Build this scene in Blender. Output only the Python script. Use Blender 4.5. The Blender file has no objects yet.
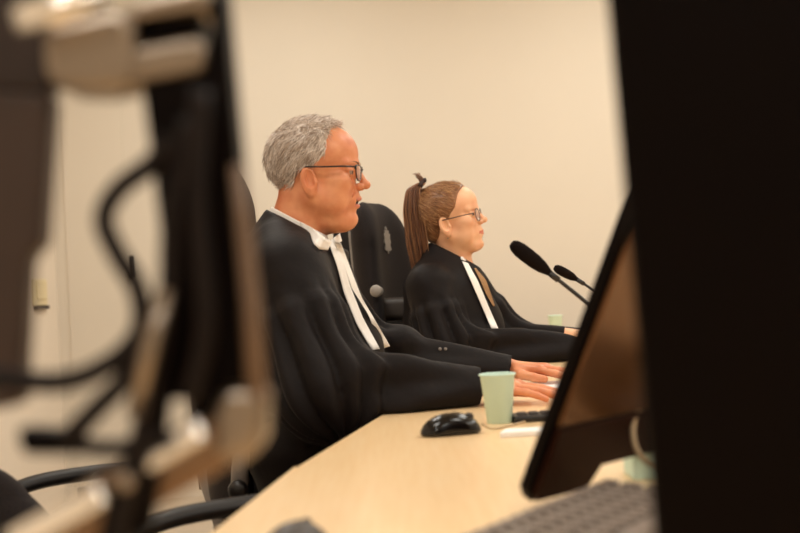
import bpy, math, random
import numpy as np
from mathutils import Vector, Matrix
from mathutils.bvhtree import BVHTree
random.seed(7); rng = np.random.default_rng(7)
scn = bpy.context.scene
COL = scn.collection
# ------------------------------------------------------------------ camera
F = 1200.0
CAM = Vector((0, 0, 0.972))
PITCH = math.radians(1.11); ROLL = math.radians(3.0)
fw = Vector((0, math.cos(PITCH), math.sin(PITCH)))
r0 = Vector((1, 0, 0)); u0 = r0.cross(fw)
rt = r0*math.cos(ROLL) - u0*math.sin(ROLL)
up = u0*math.cos(ROLL) + r0*math.sin(ROLL)
def ray(px, py): return fw*F + rt*(px-400) + up*(266.5-py)
def P(px, py, Y):
    d = ray(px, py); return CAM + d*(Y/d.y)
def PZ(px, py, z):
    d = ray(px, py); return CAM + d*((z-CAM.z)/d.z)
cd = bpy.data.cameras.new('camera'); cam = bpy.data.objects.new('camera', cd); COL.objects.link(cam)
cd.sensor_width = 36; cd.lens = 54; cd.clip_start = 0.02
cam.matrix_world = Matrix(((rt.x, up.x, -fw.x, CAM.x), (rt.y, up.y, -fw.y, CAM.y), (rt.z, up.z, -fw.z, CAM.z), (0, 0, 0, 1)))
cd.dof.use_dof = True; cd.dof.focus_distance = 2.85; cd.dof.aperture_fstop = 4.1
scn.camera = cam
scn.view_settings.view_transform = 'Standard'; scn.view_settings.look = 'None'
scn.view_settings.gamma = 1; scn.view_settings.use_curve_mapping = False
scn.view_settings.exposure = 0.0
# ------------------------------------------------------------------ materials
def lin(c):
    return tuple(((v/255)/12.92 if v/255 <= .04045 else ((v/255+.055)/1.055)**2.4) for v in c)
def mat(name, rgb, rough=.5, metal=0, var=.0, scale=20, stretch=(1,1,1), bump=0, spec=.5, sheen=0, coat=0, trans=0, emit=None, sss=0, rgb2=None, detail=3):
    m = bpy.data.materials.new(name); m.use_nodes = True
    nt = m.node_tree; b = nt.nodes['Principled BSDF']
    c = lin(rgb)
    b.inputs['Base Color'].default_value = (*c, 1)
    b.inputs['Roughness'].default_value = rough; b.inputs['Metallic'].default_value = metal
    b.inputs['Specular IOR Level'].default_value = spec
    if sheen:
        b.inputs['Sheen Weight'].default_value = sheen; b.inputs['Sheen Roughness'].default_value = .45
        b.inputs['Sheen Tint'].default_value = (1, .8, .68, 1)
    if coat: b.inputs['Coat Weight'].default_value = coat; b.inputs['Coat Roughness'].default_value = .12
    if trans: b.inputs['Transmission Weight'].default_value = trans; b.inputs['IOR'].default_value = 1.1
    if sss: b.inputs['Subsurface Weight'].default_value = sss; b.inputs['Subsurface Radius'].default_value = (.012, .004, .002); b.inputs['Subsurface Scale'].default_value = 1
    if emit: b.inputs['Emission Color'].default_value = (*lin(emit[0]), 1); b.inputs['Emission Strength'].default_value = emit[1]
    if var or bump:
        tc = nt.nodes.new('ShaderNodeTexCoord'); mp = nt.nodes.new('ShaderNodeMapping')
        nz = nt.nodes.new('ShaderNodeTexNoise'); nz.inputs['Scale'].default_value = scale; nz.inputs['Detail'].default_value = detail
        mp.inputs['Scale'].default_value = stretch
        nt.links.new(tc.outputs['Object'], mp.inputs['Vector']); nt.links.new(mp.outputs['Vector'], nz.inputs['Vector'])
        if var:
            rp = nt.nodes.new('ShaderNodeValToRGB')
            c2 = lin(rgb2) if rgb2 else tuple(v*(1-var) for v in c)
            rp.color_ramp.elements[0].position = .3; rp.color_ramp.elements[1].position = .7
            rp.color_ramp.elements[0].color = (*c2, 1); rp.color_ramp.elements[1].color = (*c, 1)
            nt.links.new(nz.outputs['Fac'], rp.inputs['Fac']); nt.links.new(rp.outputs['Color'], b.inputs['Base Color'])
        if bump:
            bp = nt.nodes.new('ShaderNodeBump'); bp.inputs['Strength'].default_value = bump; bp.inputs['Distance'].default_value = .004
            nt.links.new(nz.outputs['Fac'], bp.inputs['Height']); nt.links.new(bp.outputs['Normal'], b.inputs['Normal'])
    return m
M = {}
M['wall'] = mat('cream_wall_paint', (226, 215, 199), .85, var=.02, scale=3, bump=.02, spec=.2)
M['wall2'] = mat('cream_side_wall_paint', (240, 227, 210), .85, var=.02, scale=3, spec=.2)
M['floor'] = mat('light_floor', (198, 182, 162), .6, var=.08, scale=60)
M['ceil'] = mat('white_ceiling', (235, 228, 215), .9)
M['wood'] = mat('beech_veneer', (247, 214, 168), .3, var=.1, scale=9, stretch=(14, .8, 8), rgb2=(241, 204, 154), coat=.15)
M['woodedge'] = mat('beech_edge', (205, 160, 108), .45, var=.1, scale=20, stretch=(1, 1, 12))
M['skin'] = mat('skin_warm', (230, 158, 114), .42, var=.12, scale=26, rgb2=(208, 124, 84), detail=5, bump=.06, sss=.12, spec=.4)
M['skin2'] = mat('skin_fair', (243, 188, 148), .45, var=.1, scale=28, rgb2=(234, 172, 132), sss=.12, spec=.4)
M['lip'] = mat('lips', (208, 122, 98), .4)
M['mouth'] = mat('mouth_inside', (60, 20, 14), .6)
M['eye'] = mat('eye_white', (160, 128, 108), .3)
M['iris'] = mat('iris', (50, 38, 30), .15)
M['robe'] = mat('black_robe_wool', (16, 7, 6), .66, var=.3, scale=60, bump=.25, spec=.2, sheen=.015)
M['robe2'] = mat('black_robe_satin', (15, 11, 10), .5, spec=.35, sheen=.05)
M['white'] = mat('white_linen', (246, 240, 234), .8, var=.04, scale=120, bump=.3)
M['blouse'] = mat('tan_blouse', (165, 125, 84), .8, var=.15, scale=90)
M['silver'] = mat('silver_hair', (212, 196, 182), .5, var=.4, scale=42, stretch=(1, 1.2, 1.2), rgb2=(150, 128, 110), bump=.5)
M['silver2'] = mat('silver_hair_strand', (222, 210, 198), .45, var=.4, scale=60, rgb2=(150, 130, 112))
M['brow'] = mat('grey_brow', (150, 112, 85), .7)
M['brown'] = mat('brown_hair', (150, 100, 62), .42, var=.4, scale=45, stretch=(1, 1, .3), rgb2=(100, 60, 34), bump=.4)
M['brown2'] = mat('brown_hair_strand', (172, 122, 80), .38, var=.4, scale=70, rgb2=(98, 58, 32))
M['blackpl'] = mat('black_plastic', (22, 17, 15), .35, spec=.5, var=.1, scale=80)
M['blackgl'] = mat('black_gloss', (13, 8, 7), .16, spec=.4)
M['blackmt'] = mat('black_matte', (9, 3, 2), .5, spec=.07, bump=.1, scale=200)
M['monback'] = mat('desk_reflection_back', (104, 68, 36), .22, metal=.5, var=.15, scale=2)  # brown of the desk's reflection put into the base colour
M['brownpl'] = mat('dark_brown_plastic', (58, 40, 32), .45, var=.1, scale=10)
M['grey'] = mat('grey_plastic', (120, 110, 102), .45, var=.1, scale=30)
M['dgrey'] = mat('dark_grey_plastic', (62, 54, 50), .5, var=.1, scale=30)
M['keys'] = mat('keyboard_grey', (140, 126, 116), .5, var=.15, scale=60)
M['keysd'] = mat('keyboard_dark', (66, 56, 50), .55)
M['alu'] = mat('polished_aluminium', (158, 144, 130), .3, metal=1, var=.05, scale=6)
M['fabric'] = mat('black_chair_fabric', (30, 23, 22), .8, var=.2, scale=220, bump=.3, spec=.2, sheen=.04)
M['emblem'] = mat('grey_embroidery', (140, 130, 120), .6, bump=.4, scale=400, var=.2)
M['mint'] = mat('mint_paper', (206, 232, 218), .6, var=.03, scale=40)
M['paper'] = mat('white_paper', (248, 244, 240), .7, var=.02, scale=40)
M['foam'] = mat('mic_foam', (26, 18, 15), .95, var=.3, scale=400, bump=.6, spec=.1)
M['cream'] = mat('cream_plastic', (238, 222, 180), .4, var=.02, scale=30)
M['cable'] = mat('cable_rubber', (20, 10, 8), .55, spec=.2, var=.1, scale=50)
M['cablel'] = mat('light_cable', (190, 165, 130), .5, var=.1, scale=50)
M['lens'] = mat('spectacle_lens', (245, 240, 235), .02, spec=.3)
M['lens'].node_tree.nodes['Principled BSDF'].inputs['Alpha'].default_value = .14
M['frame'] = mat('spectacle_frame', (32, 20, 16), .3, var=.1, scale=90)
M['lamp'] = mat('ceiling_lamp_diffuser', (255, 244, 226), .5, emit=((255, 242, 226), 2.2))
def islands(m, cols):
    nt = m.node_tree; b = nt.nodes['Principled BSDF']; g = nt.nodes.new('ShaderNodeNewGeometry'); rp = nt.nodes.new('ShaderNodeValToRGB')
    while len(rp.color_ramp.elements) < len(cols): rp.color_ramp.elements.new(.5)
    for i, c in enumerate(cols): rp.color_ramp.elements[i].position = i/(len(cols)-1); rp.color_ramp.elements[i].color = (*lin(c), 1)
    nt.links.new(g.outputs['Random Per Island'], rp.inputs['Fac']); nt.links.new(rp.outputs['Color'], b.inputs['Base Color'])
islands(M['silver2'], [(140, 114, 96), (198, 176, 158), (230, 214, 200), (248, 238, 230)])
islands(M['brown2'], [(104, 66, 40), (156, 108, 68), (188, 140, 94), (210, 166, 120)])
M['pony'] = mat('dark_brown_ponytail_strand', (140, 90, 55), .35)
islands(M['pony'], [(66, 36, 20), (104, 62, 36), (132, 84, 52), (176, 126, 86)])
M['chrome'] = mat('highlight_chrome', (252, 246, 238), .24, metal=1, var=.03, scale=5)  # whiter than the aluminium, for the bright highlights on the stand
# ------------------------------------------------------------------ object helpers
def link(name, verts, faces, m, parent=None, smooth=True, mats=None, midx=None):
    """verts in WORLD coordinates; parent an Empty or part (unrotated, unscaled)"""
    me = bpy.data.meshes.new(name)
    off = Vector((0, 0, 0))
    p = parent
    while p is not None:
        off += p.location; p = p.parent
    V = np.asarray([tuple(v) for v in verts], dtype=float) if not isinstance(verts, np.ndarray) else verts.astype(float)
    loc = Vector((0, 0, 0))
    if parent is None:      # put the origin at the base of the thing
        mn, mx = V.min(0), V.max(0); loc = Vector(((mn[0]+mx[0])/2, (mn[1]+mx[1])/2, mn[2]))
    V = V - np.array(off+loc)
    me.from_pydata(V.tolist(), [], [tuple(int(i) for i in f) for f in faces])
    for k in (mats or [m]): me.materials.append(k)
    if midx is not None: me.polygons.foreach_set('material_index', np.asarray(midx, dtype=np.int32))
    me.polygons.foreach_set('use_smooth', [bool(smooth)]*len(me.polygons))
    me.update()
    o = bpy.data.objects.new(name, me); COL.objects.link(o); o.location = loc
    if parent is not None: o.parent = parent
    return o
def tag(o, label, cat, group=None, kind=None):
    o['label'] = label; o['category'] = cat
    if group: o['group'] = group
    if kind: o['kind'] = kind
    return o
def thing(name, loc, label, cat, group=None):
    o = bpy.data.objects.new(name, None); COL.objects.link(o); o.location = Vector(loc); o.empty_display_size = .05
    return tag(o, label, cat, group)
def struct(o): o['kind'] = 'structure'; return o
class MB:
    def __init__(s): s.v = []; s.f = []
    def add(s, V, Fc):
        n = len(s.v); s.v += [Vector(v) for v in V]; s.f += [tuple(i+n for i in f) for f in Fc]; return s
    def xf(s, mt): s.v = [mt @ v for v in s.v]; return s
    def build(s, name, m, parent=None, smooth=True, bevel=0, **k):
        o = link(name, s.v, s.f, m, parent, smooth, **k)
        if bevel:
            b = o.modifiers.new('bevel', 'BEVEL'); b.width = bevel; b.segments = 3; b.limit_method = 'ANGLE'; b.angle_limit = math.radians(35)
        if smooth and bevel or smooth == 'auto':
            try:
                e = o.modifiers.new('wn', 'WEIGHTED_NORMAL'); e.keep_sharp = True
            except Exception: pass
        return o
    def box(s, c, ax, hs):
        c = Vector(c); a, b, d = [Vector(k).normalized()*h for k, h in zip(ax, hs)]
        V = [c+a*i+b*j+d*k for k in (-1, 1) for j in (-1, 1) for i in (-1, 1)]
        return s.add(V, [(0, 2, 3, 1), (4, 5, 7, 6), (0, 1, 5, 4), (2, 6, 7, 3), (0, 4, 6, 2), (1, 3, 7, 5)])
    def aabox(s, x0, x1, y0, y1, z0, z1):
        return s.box(((x0+x1)/2, (y0+y1)/2, (z0+z1)/2), ((1, 0, 0), (0, 1, 0), (0, 0, 1)), ((x1-x0)/2, (y1-y0)/2, (z1-z0)/2))
    def prism(s, pts, ext):
        """pts: closed outline of 3-D points (one plane), extruded by vector ext"""
        n = len(pts); e = Vector(ext)
        V = [Vector(p) for p in pts]+[Vector(p)+e for p in pts]
        return s.add(V, [tuple(range(n-1, -1, -1)), tuple(range(n, 2*n))]+[(i, (i+1) % n, n+(i+1) % n, n+i) for i in range(n)])
    def tube(s, pts, r, seg=10, cap=True, flat=1.0):
        pts = [Vector(p) for p in pts]; n = len(pts)
        rr = r if isinstance(r, (list, tuple)) else [r]*n
        V = []; Fc = []
        t0 = (pts[1]-pts[0]).normalized()
        nrm = t0.cross(Vector((0, 0, 1)));
        if nrm.length < .05: nrm = t0.cross(Vector((0, 1, 0)))
        nrm.normalize()
        for i in range(n):
            t = (pts[min(i+1, n-1)]-pts[max(i-1, 0)]).normalized()
            nrm = (nrm - t*nrm.dot(t)).normalized(); bn = t.cross(nrm)
            for k in range(seg):
                a = 2*math.pi*k/seg
                V.append(pts[i]+nrm*(math.cos(a)*rr[i])+bn*(math.sin(a)*rr[i]*flat))
        for i in range(n-1):
            for k in range(seg):
                k2 = (k+1) % seg
                Fc.append((i*seg+k, i*seg+k2, (i+1)*seg+k2, (i+1)*seg+k))
        if cap: Fc += [tuple(range(seg-1, -1, -1)), tuple((n-1)*seg+k for k in range(seg))]
        return s.add(V, Fc)
    def lathe(s, c, axis, prof, seg=32):
        """prof: (radius, height) along axis from c"""
        ax = Vector(axis).normalized(); a = ax.cross(Vector((0, 1, 0)))
        if a.length < .1: a = ax.cross(Vector((1, 0, 0)))
        a.normalize(); b = ax.cross(a); c = Vector(c); V = []; Fc = []
        for r, h in prof:
            for k in range(seg):
                t = 2*math.pi*k/seg; V.append(c+ax*h+(a*math.cos(t)+b*math.sin(t))*max(r, 1e-5))
        for i in range(len(prof)-1):
            for k in range(seg):
                k2 = (k+1) % seg; Fc.append((i*seg+k, i*seg+k2, (i+1)*seg+k2, (i+1)*seg+k))
        return s.add(V, Fc)
def spline(pts, n=8):
    pts = [Vector(p) for p in pts]; out = []
    q = [pts[0]*2-pts[1]]+pts+[pts[-1]*2-pts[-2]]
    for i in range(1, len(q)-2):
        for k in range(n):
            t = k/n; a, b, c, d = q[i-1:i+3]
            out.append(.5*((2*b)+(c-a)*t+(2*a-5*b+4*c-d)*t*t+(3*b-a-3*c+d)*t**3))
    return out+[pts[-1]]
# ------------------------------------------------------------------ SDF sculpting
def grid(lo, hi, h):
    ax = [np.arange(l, u+h, h, dtype=np.float32) for l, u in zip(lo, hi)]
    return np.meshgrid(*ax, indexing='ij', sparse=True), ax
def ell(X, Y, Z, c, r, rot=None):
    x, y, z = X-c[0], Y-c[1], Z-c[2]
    if rot is not None:
        R = np.array(rot.transposed())
        x, y, z = R[0, 0]*x+R[0, 1]*y+R[0, 2]*z, R[1, 0]*x+R[1, 1]*y+R[1, 2]*z, R[2, 0]*x+R[2, 1]*y+R[2, 2]*z
    k0 = np.sqrt((x/r[0])**2+(y/r[1])**2+(z/r[2])**2)
    k1 = np.sqrt((x/r[0]**2)**2+(y/r[1]**2)**2+(z/r[2]**2)**2)+1e-9
    return k0*(k0-1)/k1
def cap(X, Y, Z, a, b, ra, rb, ret=False):
    a = np.array(a, float); b = np.array(b, float); d = b-a; L = (d@d)+1e-12
    t = np.clip(((X-a[0])*d[0]+(Y-a[1])*d[1]+(Z-a[2])*d[2])/L, 0, 1)
    s = np.sqrt((X-a[0]-d[0]*t)**2+(Y-a[1]-d[1]*t)**2+(Z-a[2]-d[2]*t)**2)-(ra+(rb-ra)*t)
    return (s, t) if ret else s
def smin(a, b, k):
    h = np.maximum(k-np.abs(a-b), 0)/k
    return np.minimum(a, b)-h*h*k*.25
def smax(a, b, k): return -smin(-a, -b, k)
def nets(D, ax):
    """naive surface nets on array D, axes ax -> verts, quads"""
    I = D < 0
    nx, ny, nz = D.shape
    c = np.zeros((nx-1, ny-1, nz-1), np.uint8)
    for i in (0, 1):
        for j in (0, 1):
            for k in (0, 1): c += I[i:nx-1+i, j:ny-1+j, k:nz-1+k]
    act = (c > 0) & (c < 8); idx = -np.ones(c.shape, np.int64)
    A = np.argwhere(act); idx[act] = np.arange(len(A))
    acc = np.zeros((len(A), 3)); cnt = np.zeros(len(A))
    cs = [(i, j, k) for i in (0, 1) for j in (0, 1) for k in (0, 1)]
    for p in cs:
        for ax_ in range(3):
            if p[ax_]: continue
            q = list(p); q[ax_] = 1
            d0 = D[A[:, 0]+p[0], A[:, 1]+p[1], A[:, 2]+p[2]]; d1 = D[A[:, 0]+q[0], A[:, 1]+q[1], A[:, 2]+q[2]]
            m = (d0 < 0) != (d1 < 0)
            t = np.where(m, d0/(d0-d1+1e-20), 0)
            pos = np.repeat(np.array(p, float)[None], len(A), 0); pos[:, ax_] += t
            acc[m] += pos[m]; cnt[m] += 1
    g = A+acc/cnt[:, None]
    V = np.stack([ax[k][0]+g[:, k]*(ax[k][1]-ax[k][0]) for k in range(3)], 1)
    Q = []
    for a in range(3):
        sl0 = [slice(None)]*3; sl1 = [slice(None)]*3; sl0[a] = slice(0, -1); sl1[a] = slice(1, None)
        e0, e1 = I[tuple(sl0)], I[tuple(sl1)]
        b, d = (a+1) % 3, (a+2) % 3
        E = np.argwhere(e0 != e1)
        E = E[(E[:, b] > 0) & (E[:, d] > 0) & (E[:, b] < D.shape[b]-1) & (E[:, d] < D.shape[d]-1)]
        ins = e0[E[:, 0], E[:, 1], E[:, 2]]
        def cell(ob, od):
            F_ = E.copy(); F_[:, b] -= ob; F_[:, d] -= od; return idx[F_[:, 0], F_[:, 1], F_[:, 2]]
        q = np.stack([cell(0, 0), cell(1, 0), cell(1, 1), cell(0, 1)], 1)
        q[~ins] = q[~ins][:, ::-1]
        Q.append(q)
    return V, np.concatenate(Q)
def xform(V, Mt):
    R = np.array(Mt.to_3x3()); t = np.array(Mt.translation); return V@R.T+t
def ridge(X, Y, Z, ks, seed=0):
    r = np.random.default_rng(seed); s = 0
    for k, amp in ks:
        d = r.normal(size=3); d /= np.linalg.norm(d); e = r.normal(size=3); e /= np.linalg.norm(e)
        w_ = k*(X*d[0]+Y*d[1]+Z*d[2])+1.3*np.sin(k*.6*(X*e[0]+Y*e[1]+Z*e[2])+r.uniform(0, 6))
        s = s+(amp*np.sin(w_) if k < 1 else amp*(.5*np.sin(w_)+1.3*(.5-np.abs(np.sin(w_*.5+.7)))))
    return s
# ------------------------------------------------------------------ room
DZ = .745
XL, XR, YB, YF, H = -1.72, 3.6, 6.0, -2.6, 2.75
def wallbox(name, m, *a): return struct(MB().aabox(*a).build(name, m, smooth=False))
wallbox('floor', M['floor'], XL-.1, XR+.1, YF-.1, YB+.1, -.06, 0)
wallbox('ceiling', M['ceil'], XL-.1, XR+.1, YF-.1, YB+.1, H, H+.06)
wallbox('wall_back', M['wall'], XL-.1, XR+.1, YB, YB+.1, 0, H)
wallbox('wall_left', M['wall2'], XL-.1, XL, YF, YB, 0, H)
wallbox('wall_right', M['wall'], XR, XR+.1, YF, YB, 0, H)
wallbox('wall_front', M['wall'], XL-.1, XR+.1, YF-.1, YF, 0, H)
wallbox('baseboard_back', M['wall'], XL, XR, YB-.012, YB, 0, .07)
# flush door with lock plate in the back wall
dp = P(132, 267, YB)
dr = struct(MB().aabox(XL+.06, dp.x-.02, YB-.006, YB, .0, 2.3).build('door_1', M['wall'], smooth=False))
lk = MB().aabox(dp.x-.012, dp.x+.012, YB-.02, YB-.006, dp.z-.055, dp.z+.055).build('lock_plate', M['dgrey'], dr, bevel=.003)
kb = MB()
for k in (-.035, 0, .03): kb.lathe((dp.x, YB-.02, dp.z+k), (0, -1, 0), [(0, .006), (.008, .006), (.009, 0)], 12)
kb.build('lock_cylinder', M['blackpl'], lk)
# switch on left-hand wall
sw = PZ(38, 293, .985)
d = ray(38, 293); t = (XL-CAM.x)/d.x; sw = CAM+d*t
s = thing('light_switch', (XL, sw.y, sw.z-.06), 'cream double light switch on the wall left of the corner', 'switch')
MB().aabox(XL, XL+.012, sw.y-.11, sw.y+.11, sw.z-.06, sw.z+.065).build('switch_plate', M['cream'], s, bevel=.004)
MB().aabox(XL+.012, XL+.018, sw.y-.07, sw.y+.09, sw.z-.03, sw.z+.055).build('rocker', M['cream'], s, bevel=.003)
MB().aabox(XL, XL+.02, sw.y-.09, sw.y+.11, sw.z-.078, sw.z-.06).build('socket_shutter', M['dgrey'], s, bevel=.002)
# ceiling lamps (out of frame, real fittings)
LP = [(x, y) for y in (-1.2, 1.0, 3.0, 4.9) for x in (-.6, 1.2, 2.8)]
for i, (x, y) in enumerate(LP):
    o = thing('ceiling_light', (x, y, H-.03), 'square white recessed ceiling light panel above the courtroom bench', 'ceiling light', 'ceiling light panels')
    MB().aabox(x-.31, x+.31, y-.31, y+.31, H-.02, H).build('frame', M['ceil'], o, smooth=False)
    MB().aabox(x-.28, x+.28, y-.28, y+.28, H-.026, H-.02).build('diffuser', M['lamp'], o, smooth=False)
    ld = bpy.data.lights.new('panel_light', 'AREA'); ld.shape = 'SQUARE'; ld.size = .56; ld.energy = 13.5; ld.color = (.95, .945, .89)
    lo = bpy.data.objects.new('panel_light', ld); COL.objects.link(lo); lo.parent = o; lo.location = (0, 0, -.004)
w = bpy.data.worlds.new('world'); scn.world = w; w.use_nodes = True
w.node_tree.nodes['Background'].inputs[0].default_value = (1, .9, .78, 1); w.node_tree.nodes['Background'].inputs[1].default_value = .3
# ------------------------------------------------------------------ desk
def dz(px, py, z=DZ):
    v = PZ(px, py, z); return (v.x, v.y)
e0 = dz(207, 538); e1 = dz(297, 466.5); e1b = dz(293, 467); e2 = dz(383, 414)
dirn = Vector((e1[0]-e0[0], e1[1]-e0[1])).normalized()
start = (e0[0]-dirn.x*1.1, e0[1]-dirn.y*1.1)
outl = [start, e1b, e1, e2, (.03, 2.75), (.14, 3.2), (.24, 3.7), (.34, 4.6), (.38, 5.5), (1.15, 5.5), (1.1, 4.4), (.98, 3.2), (.82, 2.2), (.72, 1.2), (.6, start[1])]
dk = thing('desk', (.4, 2.5, 0), 'long light beech desk running from the foreground past both seated people', 'desk')
MB().prism([(x, y, DZ-.028) for x, y in outl], (0, 0, .028)).build('desktop', M['wood'], dk, smooth=False, bevel=.002)
inn = [(x+.28, y) for x, y in outl[:9]]
fp = MB()
for a, b in zip(outl[9:-1], outl[10:]):
    fp.add([(a[0]-.05, a[1], .02), (b[0]-.05, b[1], .02), (b[0]-.05, b[1], DZ-.028), (a[0]-.05, a[1], DZ-.028), (a[0]-.07, a[1], .02), (b[0]-.07, b[1], .02), (b[0]-.07, b[1], DZ-.028), (a[0]-.07, a[1], DZ-.028)],
           [(0, 1, 2, 3), (7, 6, 5, 4), (0, 4, 5, 1), (3, 2, 6, 7), (0, 3, 7, 4), (1, 5, 6, 2)])
fp.build('front_panel', M['woodedge'], dk, smooth=False)
for (x, y) in ((.1, .35), (.25, 1.9), (.5, 3.4), (.6, 5.1)):
    MB().aabox(x-.02, x+.55, y-.02, y+.02, 0, DZ-.028).build('leg', M['woodedge'], dk, smooth=False, bevel=.003)
# ------------------------------------------------------------------ cups
def cup(px, pyb, label, h=.081, rt_=.036, rb=.025, Y=None):
    c = PZ(px, pyb, DZ) if Y is None else Vector((P(px, pyb, Y).x, Y, DZ))
    o = thing('paper_cup', (c.x, c.y, DZ), label, 'cup', 'mint paper cups')
    MB().lathe(c, (0, 0, 1), [(0, .004), (rb, .004), (rb, 0), (rb+.0008, .0006), (rt_*.985, h*.965), (rt_, h*.97), (rt_+.0016, h*.985), (rt_, h), (rt_-.0012, h*.985), (rb-.001, .006), (0, .006)], 40).build('cup_wall', M['mint'], o)
    MB().lathe(c+Vector((0, 0, h)), (0, 0, 1), [(rt_-.001, -.002), (rt_+.0018, -.001), (rt_+.0022, .001), (rt_, .002), (rt_-.001, 0)], 40).build('rolled_rim', M['mint'], o)
    return o
cup(499.6, 420, 'mint green paper cup in front of the grey-haired man\'s hand', Y=1.98, h=.0795, rt_=.0288, rb=.0198)
cup(556, 333, 'small distant mint paper cup beyond the woman\'s sleeve', Y=5.2, rt_=.031, rb=.024)
# ------------------------------------------------------------------ mice
def mouse(c, ang, L, W, Hh, label, m, cablepts=None):
    X, ax = grid((-.075, -.05, -.002), (.075, .05, .06), .0015)
    x, y, z = X
    d = ell(x, y, z, (-.004, 0, 0), (L/2, W/2, Hh)); d = smax(d, -z+0*x+0*y+.002, .004)
    d = smax(d, np.abs(y)+0*x+0*z-W/2*(.93-.12*np.cos(x*40)), .008)
    d = smax(d, -(np.abs(y)-.0007+.0*z)*1.0+np.where(x > .008, 0, .02)+0*z-np.where(z > Hh*.45, 0, -.02), .0005) if False else d
    V, Q = nets(d+0*x, ax)
    mt = Matrix.Translation(c) @ Matrix.Rotation(ang, 4, 'Z')
    V = xform(V, mt)
    o = thing('computer_mouse', c, label, 'computer mouse')
    link('shell', V, Q, m, o)
    MB().lathe(mt @ Vector((L*.27, -.003, Hh*.74)), mt.to_3x3() @ Vector((0, 1, 0)), [(0, 0), (.006, 0), (.007, .001), (.007, .005), (.006, .006), (0, .006)], 16).build('scroll_wheel', M['dgrey'], o)
    sk = MB(); sk.tube([mt @ Vector((x_, 0, Hh*math.sqrt(max(0, 1-((x_+.004)/(L/2))**2))+.0003)) for x_ in (0, .01, .02, .03, .038)], .0006, 6); sk.build('button_seam', M['blackmt'], o)
    if cablepts: MB().tube(spline(cablepts), .0017, 8).build('cable', M['cablel'] if m is M['blackgl'] else M['cable'], o)
    return o
mc = PZ(454, 436, DZ)
mouse(mc+Vector((0, .018, 0)), math.radians(14), .098, .058, .034, 'glossy black computer mouse left of the green cup', M['blackgl'],
      [mc+Vector((.045, .03, .012)), mc+Vector((.06, .04, .004)), mc+Vector((.085, .07, .002)), mc+Vector((.13, .14, .002)), mc+Vector((.22, .3, .002))])
m2 = PZ(297, 565, DZ)
mouse(m2, math.radians(75), .105, .062, .037, 'grey computer mouse cut off by the bottom edge of the desk view', M['dgrey'])
# ------------------------------------------------------------------ keyboards
def keyboard(corner, ax_l, ax_s, L, W, label, m, mk, rows=6, cols=20, rise=.012):
    al = Vector((ax_l[0], ax_l[1], 0)).normalized(); s_ = Vector((ax_s[0], ax_s[1], 0)).normalized()
    base = Vector((corner[0], corner[1], DZ))
    o = thing('keyboard', base, label, 'keyboard')
    tz = Vector((0, 0, 1))
    a, b, c_, d_ = base, base+al*L, base+al*L+s_*W, base+s_*W
    lo = [a, b, c_, d_]; hi = [a+tz*(.010+rise), b+tz*(.010+rise), c_+tz*.010, d_+tz*.010]
    MB().add(lo+hi, [(0, 3, 2, 1), (4, 5, 6, 7), (0, 1, 5, 4), (1, 2, 6, 5), (2, 3, 7, 6), (3, 0, 4, 7)]).build('case', m, o, smooth=False, bevel=.003)
    n = 0
    for r in range(rows):
        v0 = .008+r*(W-.016)/rows+(.004 if r == 0 else 0); v1 = .008+(r+1)*(W-.016)/rows-.003
        for c in range(cols):
            if n >= 100: break
            u0_ = .008+c*(L-.016)/cols; u1 = u0_+(L-.016)/cols-.003
            if r == rows-1 and 4 <= c <= 9:
                if c != 4: continue
                u1 = .008+10*(L-.016)/cols-.003
            q = []
            for (uu, vv) in ((u0_, v0), (u1, v0), (u1, v1), (u0_, v1)):
                zz = .010+rise*(1-vv/W); q.append(base+al*uu+s_*vv+tz*zz)
            ce = sum(q, Vector())/4
            q = [ce+(k-ce)*(.9 if W > .1 else 1) for k in q]; tp = [ce+(k-ce)*.8+tz*(.007 if W > .1 else .0035) for k in q]
            MB().add(q+tp, [(4, 5, 6, 7), (0, 1, 5, 4), (1, 2, 6, 5), (2, 3, 7, 6), (3, 0, 4, 7), (3, 2, 1, 0)]).build('key', mk, o, smooth=False); n += 1
    return o
k1 = PZ(598, 484, DZ+.02)
al = Vector((-.55, -.835)); sh = Vector((.835, -.55))
keyboard((k1.x, k1.y), al, sh, .44, .14, 'grey keyboard in the near right foreground below the tilted monitor', M['blackpl'], M['keys'], 5, 20)
k2 = PZ(497, 424, DZ)
keyboard((k2.x+.025, k2.y+.03), (1, .1), (.1, -1), .40, .035, 'dark slim keyboard between the green cup and the tilted monitor', M['blackpl'], M['keysd'], 2, 20, rise=.004)
pp = PZ(500, 438, DZ)
o = MB().prism([(pp.x, pp.y, DZ), (pp.x+.12, pp.y, DZ), (pp.x+.125, pp.y+.045, DZ), (pp.x+.012, pp.y+.045, DZ)], (0, 0, .008)).build('notepad', M['paper'], smooth=False, bevel=.001)
tag(o, 'white notepad lying in front of the dark slim keyboard', 'notepad')
pp = PZ(535, 395, DZ)
o = MB().prism([(pp.x-.02, pp.y-.02, DZ), (pp.x+.2, pp.y+.0, DZ), (pp.x+.18, pp.y+.3, DZ), (pp.x-.03, pp.y+.27, DZ)], (0, 0, .003)).build('paper_stack', M['paper'], smooth=False)
tag(o, 'white sheets of paper under the man\'s hands', 'paper')
pp = PZ(560, 353, DZ)
o = MB().prism([(pp.x-.02, pp.y-.08, DZ), (pp.x+.2, pp.y-.08, DZ), (pp.x+.2, pp.y+.15, DZ), (pp.x-.02, pp.y+.15, DZ)], (0, 0, .012)).build('paper_stack', M['paper'], smooth=False)
tag(o, 'small stack of white papers beyond the man\'s hands beside the woman\'s cuff', 'paper')
nb = PZ(645, 480, DZ)
o = MB().aabox(nb.x-.013, nb.x+.06, nb.y, nb.y+.06, DZ, DZ+.034).build('note_block', M['mint'], smooth=False, bevel=.002)
tag(o, 'pale green paper note block behind the near grey keyboard', 'note block')
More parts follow.
